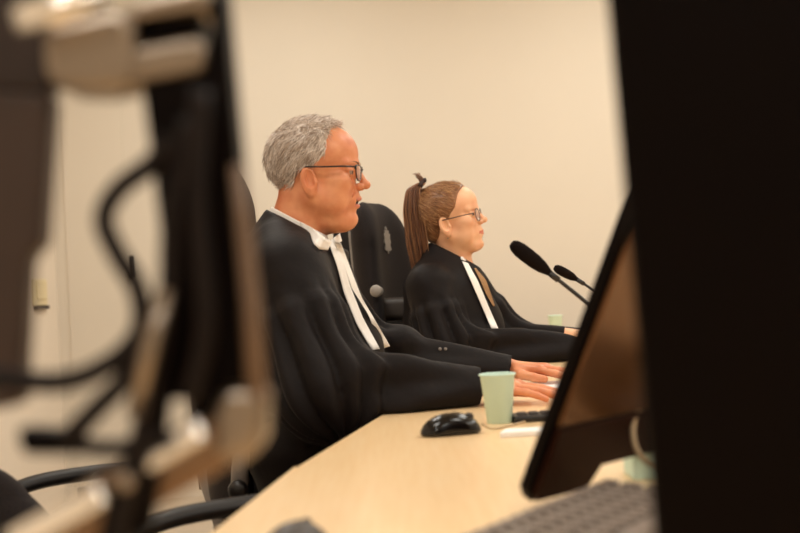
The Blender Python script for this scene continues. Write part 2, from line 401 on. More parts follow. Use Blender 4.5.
o = MB().tube(spline([P(662, 472, 1.2), P(646, 462, 1.22), P(636, 448, 1.25), P(633, 430, 1.27), P(637, 412, 1.28), P(650, 400, 1.3)]), .0028, 10).build('cable', M['cablel'])
tag(o, 'thin tan cable looping down beside the large black monitor edge', 'cable')
# ------------------------------------------------------------------ microphones
def mic(head_a, head_b, pts, rh, rs, base, label):
    b = Vector(base); o = thing('gooseneck_microphone', b, label, 'microphone', 'gooseneck microphones')
    ax = (head_b-head_a); L = ax.length
    prof = [(0, 0), (rh*.45, .01*L), (rh*.78, .08*L), (rh*.97, .22*L), (rh, .4*L), (rh*.96, .6*L), (rh*.8, .78*L), (rh*.55, .9*L), (rh*.35, 1.0*L), (rh*.3, 1.02*L), (0, 1.02*L)]
    MB().lathe(head_a, ax, prof, 28).build('windscreen', M['foam'], o)
    MB().tube(spline([head_b-ax*.05]+pts+[b+Vector((0, 0, .02))], 6), rs, 10).build('gooseneck', M['blackpl'], o)
    rg = MB()
    a, c = head_b-ax*.04, head_b+(pts[0]-head_b)*.5
    rg.tube([a, c], rs*1.6, 14); rg.build('collar', M['blackpl'], o)
    MB().lathe(b, (0, 0, 1), [(0, 0), (.05, 0), (.052, .004), (.045, .02), (.02, .028), (0, .028)], 32).build('base', M['blackpl'], o)
b1 = P(600, 320, 2.3); b1 = P(672, 400, 2.25); b1 = (b1.x+.02, 2.25, DZ)
mic(P(511, 243, 2.2), P(551, 274, 2.2), [P(566, 286, 2.2), P(590, 306, 2.2), P(630, 345, 2.22), P(658, 378, 2.24)], .0145, .0038, b1, 'larger nearer gooseneck microphone pointing at the grey-haired man')
b2 = (P(640, 330, 3.4).x+.06, 3.3, DZ)
mic(P(554, 267, 3.4), P(578, 280, 3.4), [P(590, 288, 3.4), P(610, 303, 3.4), P(630, 325, 3.4)], .0135, .004, b2, 'smaller farther gooseneck microphone in front of the woman')
# ------------------------------------------------------------------ tilted monitor (middle distance)
mb = P(519, 501, 1.2)
e = Vector((.68, .733, 0)).normalized(); nb_ = Vector((e.y, -e.x, 0)); th = math.radians(27)
u_ = Vector((0, 0, math.cos(th)))+nb_*math.sin(th); n_ = u_.cross(e).normalized()
if n_.dot(nb_) < 0: n_ = -n_
mon = thing('monitor', (mb.x+.15, mb.y+.15, DZ), 'tilted flat monitor seen from behind on the desk, brown reflecting back', 'monitor')
W_, H_ = .50, .37
def pl(a, b, c): return mb+e*a+u_*b+n_*c
MB().prism([pl(0, .014, -.007), pl(.012, 0, -.007), pl(.104, 0, -.007), pl(.116, .026, -.007), pl(W_, .026, -.007), pl(W_, H_, -.007), pl(0, H_, -.007)], n_*.014).build('bezel', M['blackmt'], mon, smooth=False, bevel=.003)
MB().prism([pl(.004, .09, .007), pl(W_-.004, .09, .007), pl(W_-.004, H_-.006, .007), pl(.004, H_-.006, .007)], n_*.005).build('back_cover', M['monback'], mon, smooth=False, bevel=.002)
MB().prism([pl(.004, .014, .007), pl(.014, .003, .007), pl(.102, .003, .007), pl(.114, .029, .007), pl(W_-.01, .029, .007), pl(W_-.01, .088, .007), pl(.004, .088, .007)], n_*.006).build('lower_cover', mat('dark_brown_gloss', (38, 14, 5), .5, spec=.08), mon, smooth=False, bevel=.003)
MB().prism([pl(.01, .04, -.0072), pl(W_-.01, .04, -.0072), pl(W_-.01, H_-.01, -.0072), pl(.01, H_-.01, -.0072)], n_*-.001).build('screen', M['blackgl'], mon, smooth=False)
sc = pl(.27, .12, .02); ft = Vector((sc.x+.05, sc.y-.03, DZ))
MB().tube([sc, (sc+ft)/2+Vector((.03, -.02, 0)), ft+Vector((0, 0, .012))], .018, 14).build('stand_neck', M['blackpl'], mon)
MB().lathe(ft, (0, 0, 1), [(0, 0), (.085, 0), (.085, .006), (.07, .012), (0, .014)], 40).build('stand_base', M['blackpl'], mon)
# ------------------------------------------------------------------ large black monitor (right foreground)
Yb = .62
bl = P(652, 533, Yb); tl = P(605, 0, Yb)
uu = (tl-bl).normalized()
sd = Vector((.93, -.36, 0)).normalized(); nn = uu.cross(sd).normalized()
bm_ = bl - uu*.045
bk = thing('monitor', (bm_.x+.25, bm_.y-.1, DZ), 'very large black monitor filling the right edge, blurred and closest to the viewer', 'monitor')
W2, H2 = .54, .36
def p2(a, b, c): return bm_+sd*a+uu*b+nn*c
MB().prism([p2(0, 0, 0), p2(W2, 0, 0), p2(W2, H2, 0), p2(0, H2, 0)], nn*.028).build('back_shell', M['blackmt'], bk, smooth=False, bevel=.006)
MB().prism([p2(.008, .012, .028), p2(W2-.008, .012, .028), p2(W2-.008, H2-.008, .028), p2(.008, H2-.008, .028)], nn*.002).build('screen', M['blackmt'], bk, smooth=False)
c2 = p2(W2/2, H2/2, 0); f2 = Vector((p2(W2/2, 0, .03).x, p2(W2/2, 0, .03).y, DZ))
MB().tube([c2+nn*.01, f2+Vector((0, 0, .01))], .02, 14).build('stand_neck', M['blackpl'], bk)
MB().lathe(f2, (0, 0, 1), [(0, 0), (.11, 0), (.11, .006), (.09, .012), (0, .014)], 40).build('stand_base', M['blackpl'], bk)
# ------------------------------------------------------------------ foreground monitor with aluminium stand (left)
YA = .56
def q(px, py, dy=0): return P(px, py, YA+dy)
base = Vector((q(130, 533).x, YA, DZ))
ar = thing('monitor_stand', base, 'blurred polished aluminium monitor stand with dark cables in left foreground', 'monitor stand')
def slab(name, pts, dep, m, y0=0, bevel=.003, parent=ar):
    return MB().prism([q(a, b, y0) for a, b in pts][::-1], (0, dep, 0)).build(name, m, parent, smooth=True, bevel=bevel)
slab('hinge_block', [(42, 28), (110, 12), (135, 16), (135, 82), (100, 90), (55, 88), (42, 70)], .04, M['alu'], 0, .006)
slab('upper_arm', [(130, 46), (200, 34), (208, 50), (202, 72), (130, 84)], .04, M['alu'], .002, .006)
slab('upper_prong', [(110, 14), (150, -4), (206, -16), (210, 6), (195, 10), (130, 20)], .036, M['alu'], .002, .004)
MB().tube([q(18, 22, -.01), q(60, 10, -.01), q(105, -6, -.01)], .0075, 20).build('hinge_pin', M['chrome'], ar)
slab('hinge_gap', [(125, 10), (200, 0), (200, 46), (125, 54)], .03, M['blackmt'], .012, .002)
slab('screen_edge', [(140, 78), (206, 62), (214, -30), (222, -30), (242, 200), (256, 396), (214, 436), (192, 436), (188, 400), (160, 400), (166, 290), (152, 170)], .03, M['blackmt'], .006, .004)
slab('left_panel', [(-60, 86), (52, 92), (42, 245), (28, 256), (20, 405), (-60, 420)], .02, M['brownpl'], .02, .004)
slab('top_panel', [(-60, -40), (30, -40), (50, 20), (52, 92), (-60, 90)], .02, mat('dark_hinge_cover', (38, 22, 18), .4), .022, .004)
MB().tube([q(236, 165, .004), q(243, 220, .004), q(251, 300, .004), q(257, 400, .004)], [.003, .004, .0045, .005], 16).build('side_strip', mat('desk_reflection_strip', (128, 104, 86), .5, metal=.3), ar)  # metal strip, its tan is the desk's reflection put into the colour
slab('corner_block', [(216, 388), (260, 384), (264, 400), (262, 450), (236, 470), (205, 455)], .045, M['alu'], -.002, .008)
slab('lower_arm', [(230, 405), (250, 455), (160, 507), (60, 575), (-20, 640), (-50, 590), (60, 500), (150, 440)], .04, mat('desk_tinted_aluminium', (138, 112, 90), .4, metal=.9), 0, .007)  # same metal coloured darker and browner for desk reflection and highlight contrast
def facet(a, b, hw):  # bar added as a highlight on the arm, tilted to mirror a lamp
    A_, B_ = q(*a, -.009), q(*b, -.009); dd_ = B_-A_; n__ = Vector((-.03, -.88, .48)); w__ = n__.cross(dd_).normalized(); n__ = dd_.cross(w__).normalized()
    return MB().box((A_+B_)/2, (dd_, w__, n__), (dd_.length/2, hw, .003))
facet((143, 462), (203, 428), .0065).build('highlight_facet', M['chrome'], ar, bevel=.0028)
facet((10, 545), (106, 492), .0065).build('highlight_facet', M['chrome'], ar, bevel=.0028)
MB().lathe(q(125, 482, -.016), (0, -1, 0), [(.0045, -.006), (.0045, 0), (.0035, .0015), (0, .0015)], 20).build('screw', M['alu'], ar)
slab('lever', [(168, 300), (182, 300), (150, 533), (90, 560), (100, 520), (130, 430)], .012, M['blackmt'], -.01, .003)
MB().tube([q(166, 290, -.016), q(150, 350, -.016), q(134, 415, -.016)], .0042, 14).build('lever_bar', M['brownpl' if 0 else 'alu'], ar)
slab('connector', [(14, 428), (78, 432), (82, 456), (20, 456)], .02, M['blackmt'], -.002, .004)
MB().tube([q(60, 590, .02), q(60, 640, .02), base+Vector((0, 0, .01))], .015, 16).build('post', M['alu'], ar)
MB().lathe(base, (0, 0, 1), [(0, 0), (.09, 0), (.09, .006), (.075, .012), (0, .013)], 40).build('base', M['alu'], ar)
for pts, r in (([(172, 140), (150, 165), (118, 190), (104, 220), (118, 255), (138, 290), (140, 330), (112, 362), (60, 382), (-20, 376)], .0050),
               ([(150, 330), (128, 375), (95, 410), (66, 440)], .005),
               ([(190, 120), (172, 220), (168, 300), (150, 380), (135, 470), (110, 560)], .005),
               ([(80, 446), (120, 448), (170, 436)], .004),
               ([(200, 90), (196, 200), (205, 320), (190, 400)], .005)):
    MB().tube(spline([q(a, b, -.012) for a, b in pts], 8), r, 12).build('cable', M['cable'], ar)
# ------------------------------------------------------------------ office chairs
def rounded_back(w0, w1, h, t, n=24):
    """outline of a backrest in (y,z)"""
    pts = []
    for i in range(n+1):
        a = math.pi*i/n
        pts.append((math.cos(a)*w1, h-w1*1.1+math.sin(a)*w1*1.1))
    pts += [(-w0, h*.35), (-w0*.9, .03), (-w0*.7, 0), (w0*.7, 0), (w0*.9, .03), (w0, h*.35)]
    return pts
def chair(loc, yaw, label, top=1.26, emblem=True, w1=.15, az=.715):
    root = thing('office_chair', (loc[0], loc[1], 0), label, 'chair', 'black office chairs')
    mt = Matrix.Translation((loc[0], loc[1], 0)) @ Matrix.Rotation(yaw, 4, 'Z')
    def B(mb_, name, m, par=root, **k): return mb_.xf(mt).build(name, m, par, **k)
    # seat
    X, ax = grid((-.3, -.3, .38), (.3, .3, .54), .008); x, y, z = X
    d = ell(x, y, z, (0, 0, .46), (.27, .27, .05)); d = smin(d, smax(np.maximum(np.abs(x)-.22, np.abs(y)-.22)+0*z, np.abs(z-.45)-.03+0*x+0*y, .05), .04)
    V, Q = nets(d, ax); link('seat', xform(V, mt), Q, M['fabric'], root)
    # backrest: SDF slab bent slightly
    hb = top-.50
    X, ax = grid((-.45, -.3, .48), (-.1, .3, top+.03), .007); x, y, z = X
    zz = (z-.5)/hb
    wid = np.where(zz < .35, .225, .225+(w1-.225)*np.clip((zz-.35)/.45, 0, 1))
    a = np.abs(y)-wid+0*x
    tcap = z-top+.0*y
    dd = np.sqrt(np.maximum(np.abs(y)-wid*.35, 0)**2/(wid*.65)**2+np.maximum(z-(top-.14), 0)**2/.14**2)
    outline = np.maximum(np.maximum(a, .5-z), (dd-1)*.09)
    xc = -.25-.06*(z-.5)+.10*y*y/.05
    thick = np.abs(x-xc)-.048*np.ones_like(zz)
    d = smax(outline+0*x, thick+0*y, .07)
    V, Q = nets(d.astype(np.float32), ax); bv = xform(V, mt); bo = link('backrest', bv, Q, M['fabric'], root)
    if emblem:
        # small grey coat of arms: crown, shield and supporters
        T = [(0, 1), (.18, .82), (.1, .74), (.3, .66), (.5, .72), (.45, .5), (.75, .42), (.6, .1), (.8, -.15), (.55, -.35), (.75, -.7), (.45, -.8), (.2, -.75), (0, -1)]
        out = T+[(-a_, b_) for a_, b_ in T[-2:0:-1]]
        zc = top-.125
        ec = MB(); pr = []
        for a_, b_ in out:
            yy = a_*.030; zz_ = zc+b_*.043; pr.append(Vector((-.25-.06*(zz_-.5)+2*yy*yy+.0475, yy, zz_)))
        ec.prism(pr, (.004, 0, 0)); B(ec, 'emblem', M['emblem'], bo, smooth=False)
    # post joining
    B(MB().tube([(-.05, 0, .40), (-.28, 0, .42), (-.33, 0, .60)], .02, 10), 'back_bracket', M['grey'])
    B(MB().tube([(-.335, .03, .55), (-.368, .03, top-.07)], .02, 10), 'back_post', M['grey'])
    for sgn in (-1, 1):
        pad = B(MB().tube(spline([(-.13, sgn*.28, az-.03), (-.05, sgn*.28, az-.016), (.1, sgn*.28, az-.016), (.16, sgn*.27, az-.026)], 5), [.016]*1+[.023]*14+[.016], 14, flat=.6), 'armrest', M['dgrey'] if 0 else M['robe2'])
        br = B(MB().tube([(.02, sgn*.28, az-.04), (.02, sgn*.285, .5), (-.0, sgn*.24, .43), (0, sgn*.1, .42)], .014, 10), 'armrest_bracket', M['grey'])
        B(MB().lathe((.02, sgn*.285, .52), (0, sgn, 0), [(0, .035), (.02, .035), (.022, .03), (.022, 0), (0, 0)], 20), 'adjusting_knob', M['blackpl'], br)
    B(MB().lathe((0, 0, 0), (0, 0, 1), [(.028, .07), (.028, .25), (.02, .25), (.02, .41), (0, .41)], 20), 'gas_column', M['grey'])
    for k in range(5):
        a_ = 2*math.pi*k/5+.3
        lg = B(MB().tube([(0, 0, .11), (math.cos(a_)*.15, math.sin(a_)*.15, .105), (math.cos(a_)*.3, math.sin(a_)*.3, .075)], [.03, .024, .016], 10), 'leg', M['blackpl'])
        B(MB().lathe((math.cos(a_)*.3-math.sin(a_)*.02, math.sin(a_)*.3+math.cos(a_)*.02, .0275), (math.sin(a_), -math.cos(a_), 0), [(0, 0), (.024, 0), (.0275, .004), (.0275, .036), (.024, .04), (0, .04)], 20), 'caster', M['blackpl'], lg)
    return root, mt
wc = P(378, 300, 3.78)
chy = math.radians(-25)
def seatpos(bx, by, yaw, back=.28): return (bx+math.cos(yaw)*back, by+math.sin(yaw)*back)
wch, _ = chair(seatpos(wc.x, wc.y, chy), chy, 'black high-backed chair with grey emblem behind the woman', top=1.255)
kp = P(376, 291, 3.50)
MB().lathe(kp, (-.1, -1, 0), [(0, .010), (.012, .010), (.017, .005), (.018, 0), (.016, -.02), (.012, -.09), (0, -.09)], 24).build('adjusting_knob', mat('light_grey_knob', (150, 142, 134), .5), wch)
MB().tube([P(354, 224, 3.9), P(357.5, 300, 3.9)], .0135, 12).build('back_bar', M['grey'], wch)
MB().prism([P(333, 232, 3.94), P(341, 226, 3.94), P(351, 226, 3.94), P(355, 305, 3.94), P(335, 305, 3.94)], (.0, .02, 0)).build('back_shell', M['blackpl'], wch, smooth=False, bevel=.004)
pb = P(393, 309, 3.66)
MB().box(pb, ((1, -.2, .0), (.2, 1, 0), (0, 0, 1)), (.055, .03, .035)).build('side_bolster', M['dgrey'], wch, bevel=.02)
hm = P(217, 300, 2.66)
cm_yaw = math.radians(-12)
mch, _ = chair(seatpos(hm.x, hm.y, cm_yaw), cm_yaw, 'black high-backed chair mostly hidden behind the grey-haired man', top=1.305, az=.755)
chair((-.47, 2.04), math.radians(36), 'empty low-backed black chair at lower left beneath the aluminium monitor stand', emblem=False, az=.67, top=.74)
lt = MB().tube([P(243, 445, 2.36), P(240, 470, 2.36), P(238, 520, 2.36)], .017, 14).build('side_tube', M['grey'], mch)
MB().lathe(P(238, 490, 2.335), (0, -1, 0), [(0, .016), (.012, .016), (.018, .012), (.02, 0), (0, 0)], 20).build('adjusting_knob', M['blackpl'], lt)
# ------------------------------------------------------------------ people
def head_sdf(x, y, z, p):
    """mm; x forward, y sideways, z up, origin near the ear opening"""
    ya = np.abs(y)
    def E(c, r, rot=None): return ell(x, ya, z, c, r, rot)
    def C(a, b, ra, rb): return cap(x, ya, z, a, b, ra, rb)
    d = ell(x, y, z, (-12, 0, 40), (92, 74, 78))
    d = smin(d, ell(x, y, z, (22+p.get('fh', 0), 0, 52), (60, 62, 52)), 14)
    d = smin(d, ell(x, y, z, (20, 0, -30), (62, 57, 68)), 22)
    d = smin(d, C((-4, 50, -40), (52, 16, -86), 17+p.get('jaw', 0), 17), 20)
    d = smin(d, ell(x, y, z, (62, 0, -86+p.get('chin', 0)), (22, 24, 19)), 14)
    d = smin(d, ell(x, y, z, (60, 0, -46), (28, 30, 30)), 12)
    d = smin(d, E((50, 42, -12), (22, 18, 20)), 18)
    d = smin(d, E((40, 42, -48), (22, 16, 26)), 18)
    d = smin(d, C((78, 8, 27), (62, 44, 26), 8, 7), 12)
    # eye sockets, eyeballs, lids
    d = smax(d, -E((86, 31, 8), (15, 15, 10)), 12)
    d = np.minimum(d, E((64, 31, 9), (13.2, 12.5, 12.5)))
    d = smin(d, C((73, 20, 15), (66, 42, 14), 5.0, 4.6), 3)
    d = smin(d, C((74, 20, 3), (66, 41, 4), 3.6, 3.4), 3)
    # nose
    nt_ = p.get('nose', (100, -15))
    d = smin(d, cap(x, y, z, (79, 0, 20), (nt_[0]-2, 0, nt_[1]+2), 6.5, 8), 7)
    d = smin(d, ell(x, y, z, (nt_[0], 0, nt_[1]), (10.5, 10, 9)), 5)
    d = smin(d, E((nt_[0]-12, 12, nt_[1]-4), (9, 6, 7.5)), 5)
    d = smax(d, -E((nt_[0]-5, 6, nt_[1]-11), (5, 2.6, 3)), 2)
    # philtrum + lips
    if p.get('open', 0):
        d = smax(d, -E((90, 0, -51.5), (17, 19, 5.2)), 3)
        d = smin(d, C((87, 0, -43), (76, 20, -48), 5.0, 3), 4)
        d = smin(d, C((83, 0, -60.5), (73, 19, -55), 5.6, 3), 4)
    else:
        d = smin(d, C((86.5, 0, -44), (74, 20, -49), 4.6, 2.5), 4)
        d = smin(d, C((85, 0, -52.5), (73, 19, -50), 5.0, 2.5), 4)
        d = smax(d, -C((93, 0, -48.5), (76, 22, -49.5), 1.6, 1.0), 1.5)
    d = smax(d, -ell(x, y, z, (92, 0, -70), (10, 20, 6)), 8)
    if p.get('open', 0):       # folds of an older face
        d = smax(d, -C((82, 18, -24), (66, 31, -52), 2.2, 1.6), 5)
        d = smax(d, -C((66, 44, 8), (52, 55, 14), 1.0, .8), 3)
        d = smax(d, -C((73, 22, -5), (60, 40, -8), 1.6, 1.2), 4)
    # ears
    rot = Matrix.Rotation(math.radians(-18), 3, 'Z') @ Matrix.Rotation(math.radians(-12), 3, 'Y')
    rot = np.array(rot)
    Rm = Matrix(rot.tolist())
    ear = ell(x, ya, z, (-9, 75, -12), (17, 7, 30), Rm)
    ear = smax(ear, -ell(x, ya, z, (-6, 82, -7), (11.5, 10, 20), Rm), 2)
    ear = smax(ear, -ell(x, ya, z, (-3, 77, -14), (6, 6, 8), Rm), 2)
    ear = smin(ear, ell(x, ya, z, (-4, 71, -35), (8, 5.5, 10), Rm), 5)
    ear = smin(ear, ell(x, ya, z, (5, 72, -14), (4, 5, 6), Rm), 3)
    ear = smin(ear, cap(x, ya, z, (-15, 78, 4), (-13, 77, -20), 2.0, 2.0), 2.5)
    d = smin(d, ear, 4)
    return d
def skin_idx(V, p, Q):
    c = V[Q].mean(1); x, y, z = c[:, 0], np.abs(c[:, 1]), c[:, 2]
    m = np.zeros(len(c), np.int32)
    e_ = np.sqrt((x-64)**2+(y-31)**2+(z-9)**2); eye = (e_ < 14.2) & (x > 71) & (np.abs(z-8.5) < 4.2) & (np.abs(y-31) < 11)
    m[eye] = 1; m[eye & (np.sqrt((y-31)**2+(z-9)**2) < 5.4)] = 2
    if p.get('open'):
        m[(x > 60) & (y < 20) & (np.abs(z+51.5) < 10) & (x > 70) & (np.abs(z+51.5) > 3.4)] = 3
        m[(y < 19) & (np.abs(z+51.5) < 5.2) & (x > 40) & (x < 84-.0*y)] = 4
    else:
        m[(x > 66) & (y < 22) & (z < -41.5-y*.12) & (z > -56.5+y*.18)] = 3
    return m
def hand(side, curl=.25, spread=1.0):
    """local: wrist at 0, fingers +x, palm down (z down), thumb on side*y. metres"""
    X, ax = grid((-.05, -.075, -.035), (.21, .075, .05), .0016); x, y, z = X
    kn = [(.088, .030, .002), (.094, .010, .004), (.090, -.011, .003), (.082, -.030, 0)]
    ln = [(.042, .026, .021), (.046, .030, .022), (.043, .028, .021), (.034, .021, .018)]
    rr = [.0092, .0095, .0090, .0080]
    d = cap(x, y*side, z, (-.05, 0, 0), (.0, 0, 0), .026, .024)
    for (kx, ky, kz), r in zip(kn, rr):
        d = smin(d, cap(x, y*side, z, (.008, ky*.55, 0), (kx, ky, kz), .016, r+.003), .010)
    fs = None
    for i, ((kx, ky, kz), L3, r) in enumerate(zip(kn, ln, rr)):
        p0 = Vector((kx-.01, ky, kz)); az = (1.5-i)*.13*spread; a = -.05
        for k, L in enumerate(L3):
            a -= curl*(1.0 if k else .5)
            dr_ = Vector((math.cos(a)*math.cos(az), math.cos(a)*math.sin(az), math.sin(a)))
            if k == 0: L += .01
            p1 = p0+dr_*L
            c = cap(x, y*side, z, p0, p1, r-.0008*k, r-.0008*(k+1))
            fs = c if fs is None else smin(fs, c, .002)
            p0 = p1
    d = smin(d, fs, .005)
    t = cap(x, y*side, z, (.012, .018, -.004), (.052, .050, -.008), .014, .0115)
    t = smin(t, cap(x, y*side, z, (.052, .050, -.008), (.084, .058, -.012), .0108, .0095), .004)
    t = smin(t, cap(x, y*side, z, (.084, .058, -.012), (.108, .056, -.015), .0095, .008), .003)
    d = smin(d, t, .010)
    return nets(d.astype(np.float32), ax)
def strands(mb_, roots, nrms, dirf, L, r, n=4, lift=.3, jit=.25):
    for p0, nn_ in zip(roots, nrms):
        p0 = Vector(p0); nn_ = Vector(nn_); pts = []; pp_ = p0-nn_*.001
        l = L*random.uniform(.6, 1.25); dv = dirf(p0, nn_)
        dv = (dv+Vector([random.gauss(0, jit) for _ in range(3)])); dv = dv-nn_*dv.dot(nn_)
        if dv.length < 1e-3: continue
        dv.normalize()
        lf = lift*random.uniform(.2, 1.6)
        for k in range(n):
            pts.append(pp_); pp_ = pp_+(dv+nn_*lf*(1-.9*k/n))*(l/n)
        rr = [r*(1-.85*k/(n-1)) for k in range(n)]
        mb_.tube(pts, rr, 4, cap=False)
def poly_normals(V, Q):
    a, b, c, d_ = (V[Q[:, k]] for k in range(4)); n = np.cross(c-a, d_-b); n /= np.linalg.norm(n, axis=1)[:, None]+1e-12
    return (a+b+c+d_)/4, n
def headmat(ox, oy, Yd, s_, yaw, pitch, rollc):
    """local mm -> world"""
    o_ = P(ox, oy, Yd)
    R = Matrix(((rt.x, -fw.x*-1, up.x), (rt.y, -fw.y*-1, up.y), (rt.z, -fw.z*-1, up.z)))   # columns: x right, y away, z up (image frame)
    A = Matrix.Rotation(pitch, 3, 'Y') @ Matrix.Rotation(yaw, 3, 'Z') @ Matrix.Rotation(rollc, 3, 'X')
    m4 = (R @ A).to_4x4(); m4 = Matrix.Translation(o_) @ m4 @ Matrix.Scale(s_*.001, 4)
    return m4
def ribbon(name, L_, R_, bvh, off, m, parent, thick=.0016, Yf=2.4, cols=4):
    """cloth strip between two pixel polylines laid on a body surface"""
    n = 22; V = []; Fc = []
    def samp(pl_, t):
        k = t*(len(pl_)-1); i = min(int(k), len(pl_)-2); f = k-i
        return (pl_[i][0]*(1-f)+pl_[i+1][0]*f, pl_[i][1]*(1-f)+pl_[i+1][1]*f)
    Pn = []
    last = Yf
    for i in range(n+1):
        t = i/n; l = samp(L_, t); r_ = samp(R_, t); row = []
        for c in range(cols+1):
            f = c/cols; px, py = l[0]*(1-f)+r_[0]*f, l[1]*(1-f)+r_[1]*f
            d_ = ray(px, py).normalized(); hit = bvh.ray_cast(CAM, d_)
            if hit[0] is not None and (abs(hit[0].y-last) < .2 or not Pn): Y = hit[0].y; last = Y
            else: Y = last
            row.append((px, py, Y))
        Pn.append(row)
    A = np.array(Pn)
    raw = A[:, :, 2].copy()
    for _ in range(6):
        B_ = A[:, :, 2].copy(); B_[1:-1] = (B_[:-2]+B_[1:-1]*2+B_[2:])/4; B_[:, 1:-1] = (B_[:, :-2]+B_[:, 1:-1]*2+B_[:, 2:])/4; A[:, :, 2] = np.minimum(A[:, :, 2], B_+.004)*.5+B_*.5
    A[:, :, 2] = np.minimum(A[:, :, 2], raw)
    st = .010
    for i in range(n+1):
        if i: A[i, 0, 2] = np.clip(A[i, 0, 2], A[i-1, 0, 2]-st, A[i-1, 0, 2]+st)
        for c in range(1, cols+1):
            A[i, c, 2] = np.clip(A[i, c, 2], A[i, c-1, 2]-.005, A[i, c-1, 2]+.004)
    for i in range(n+1):
        for c in range(cols+1):
            px, py, Y = A[i, c]
            V.append(P(px, py, Y-off-.0012*math.cos(c/cols*math.pi*2)))
    m_ = (n+1)*(cols+1)
    V += [v+Vector((0, thick, 0)) for v in V]
    g = lambda i, c: i*(cols+1)+c
    for i in range(n):
        for c in range(cols):
            Fc.append((g(i, c), g(i+1, c), g(i+1, c+1), g(i, c+1))); Fc.append((m_+g(i, c+1), m_+g(i+1, c+1), m_+g(i+1, c), m_+g(i, c)))
        Fc.append((g(i, 0), m_+g(i, 0), m_+g(i+1, 0), g(i+1, 0))); Fc.append((g(i, cols), g(i+1, cols), m_+g(i+1, cols), m_+g(i, cols)))
    for c in range(cols):
        Fc.append((g(0, c), g(0, c+1), m_+g(0, c+1), m_+g(0, c))); Fc.append((g(n, c+1), g(n, c), m_+g(n, c), m_+g(n, c+1)))
    return link(name, V, Fc, m, parent)
def rd(v): return tuple(v)
def sleeve(x, y, z, a, b, c, ra, rb, rc, n=9, amp=.007, seed=1):
    """wide gathered sleeve: shoulder a, elbow b, cuff c"""
    d1, t1 = cap(x, y, z, a, b, ra, rb, True); d2, t2 = cap(x, y, z, b, c, rb, rc, True)
    d = smin(d1, d2, .05)
    ab = (Vector(b)-Vector(a)).normalized(); s1 = ab.cross(Vector((0, 1, 0))).normalized(); s2 = ab.cross(s1)
    ph = np.arctan2((x-a[0])*s2[0]+(y-a[1])*s2[1]+(z-a[2])*s2[2], (x-a[0])*s1[0]+(y-a[1])*s1[1]+(z-a[2])*s1[2])
    pl1 = amp*np.clip((t1-.2)*2.6, 0, 1)*(1-t2)*(1-1.8*np.abs(np.sin(n*.5*ph+1.2*np.sin(2*ph)+.8*t1)))-.012*np.clip((t1-.30)*9, 0, 1)*np.clip(1-t1*.6-t2, 0, 1)
    bc = (Vector(c)-Vector(b)).normalized(); q1 = bc.cross(Vector((0, 1, 0))).normalized(); q2 = bc.cross(q1)
    ph2 = np.arctan2((x-b[0])*q2[0]+(y-b[1])*q2[1]+(z-b[2])*q2[2], (x-b[0])*q1[0]+(y-b[1])*q1[1]+(z-b[2])*q1[2])
    pl2 = amp*1.1*np.clip(t2*2.5, 0, 1)*np.clip((1-t2)*2, .15, 1)*np.sin(4*ph2+3.2*t2+seed)
    return d+pl1+pl2
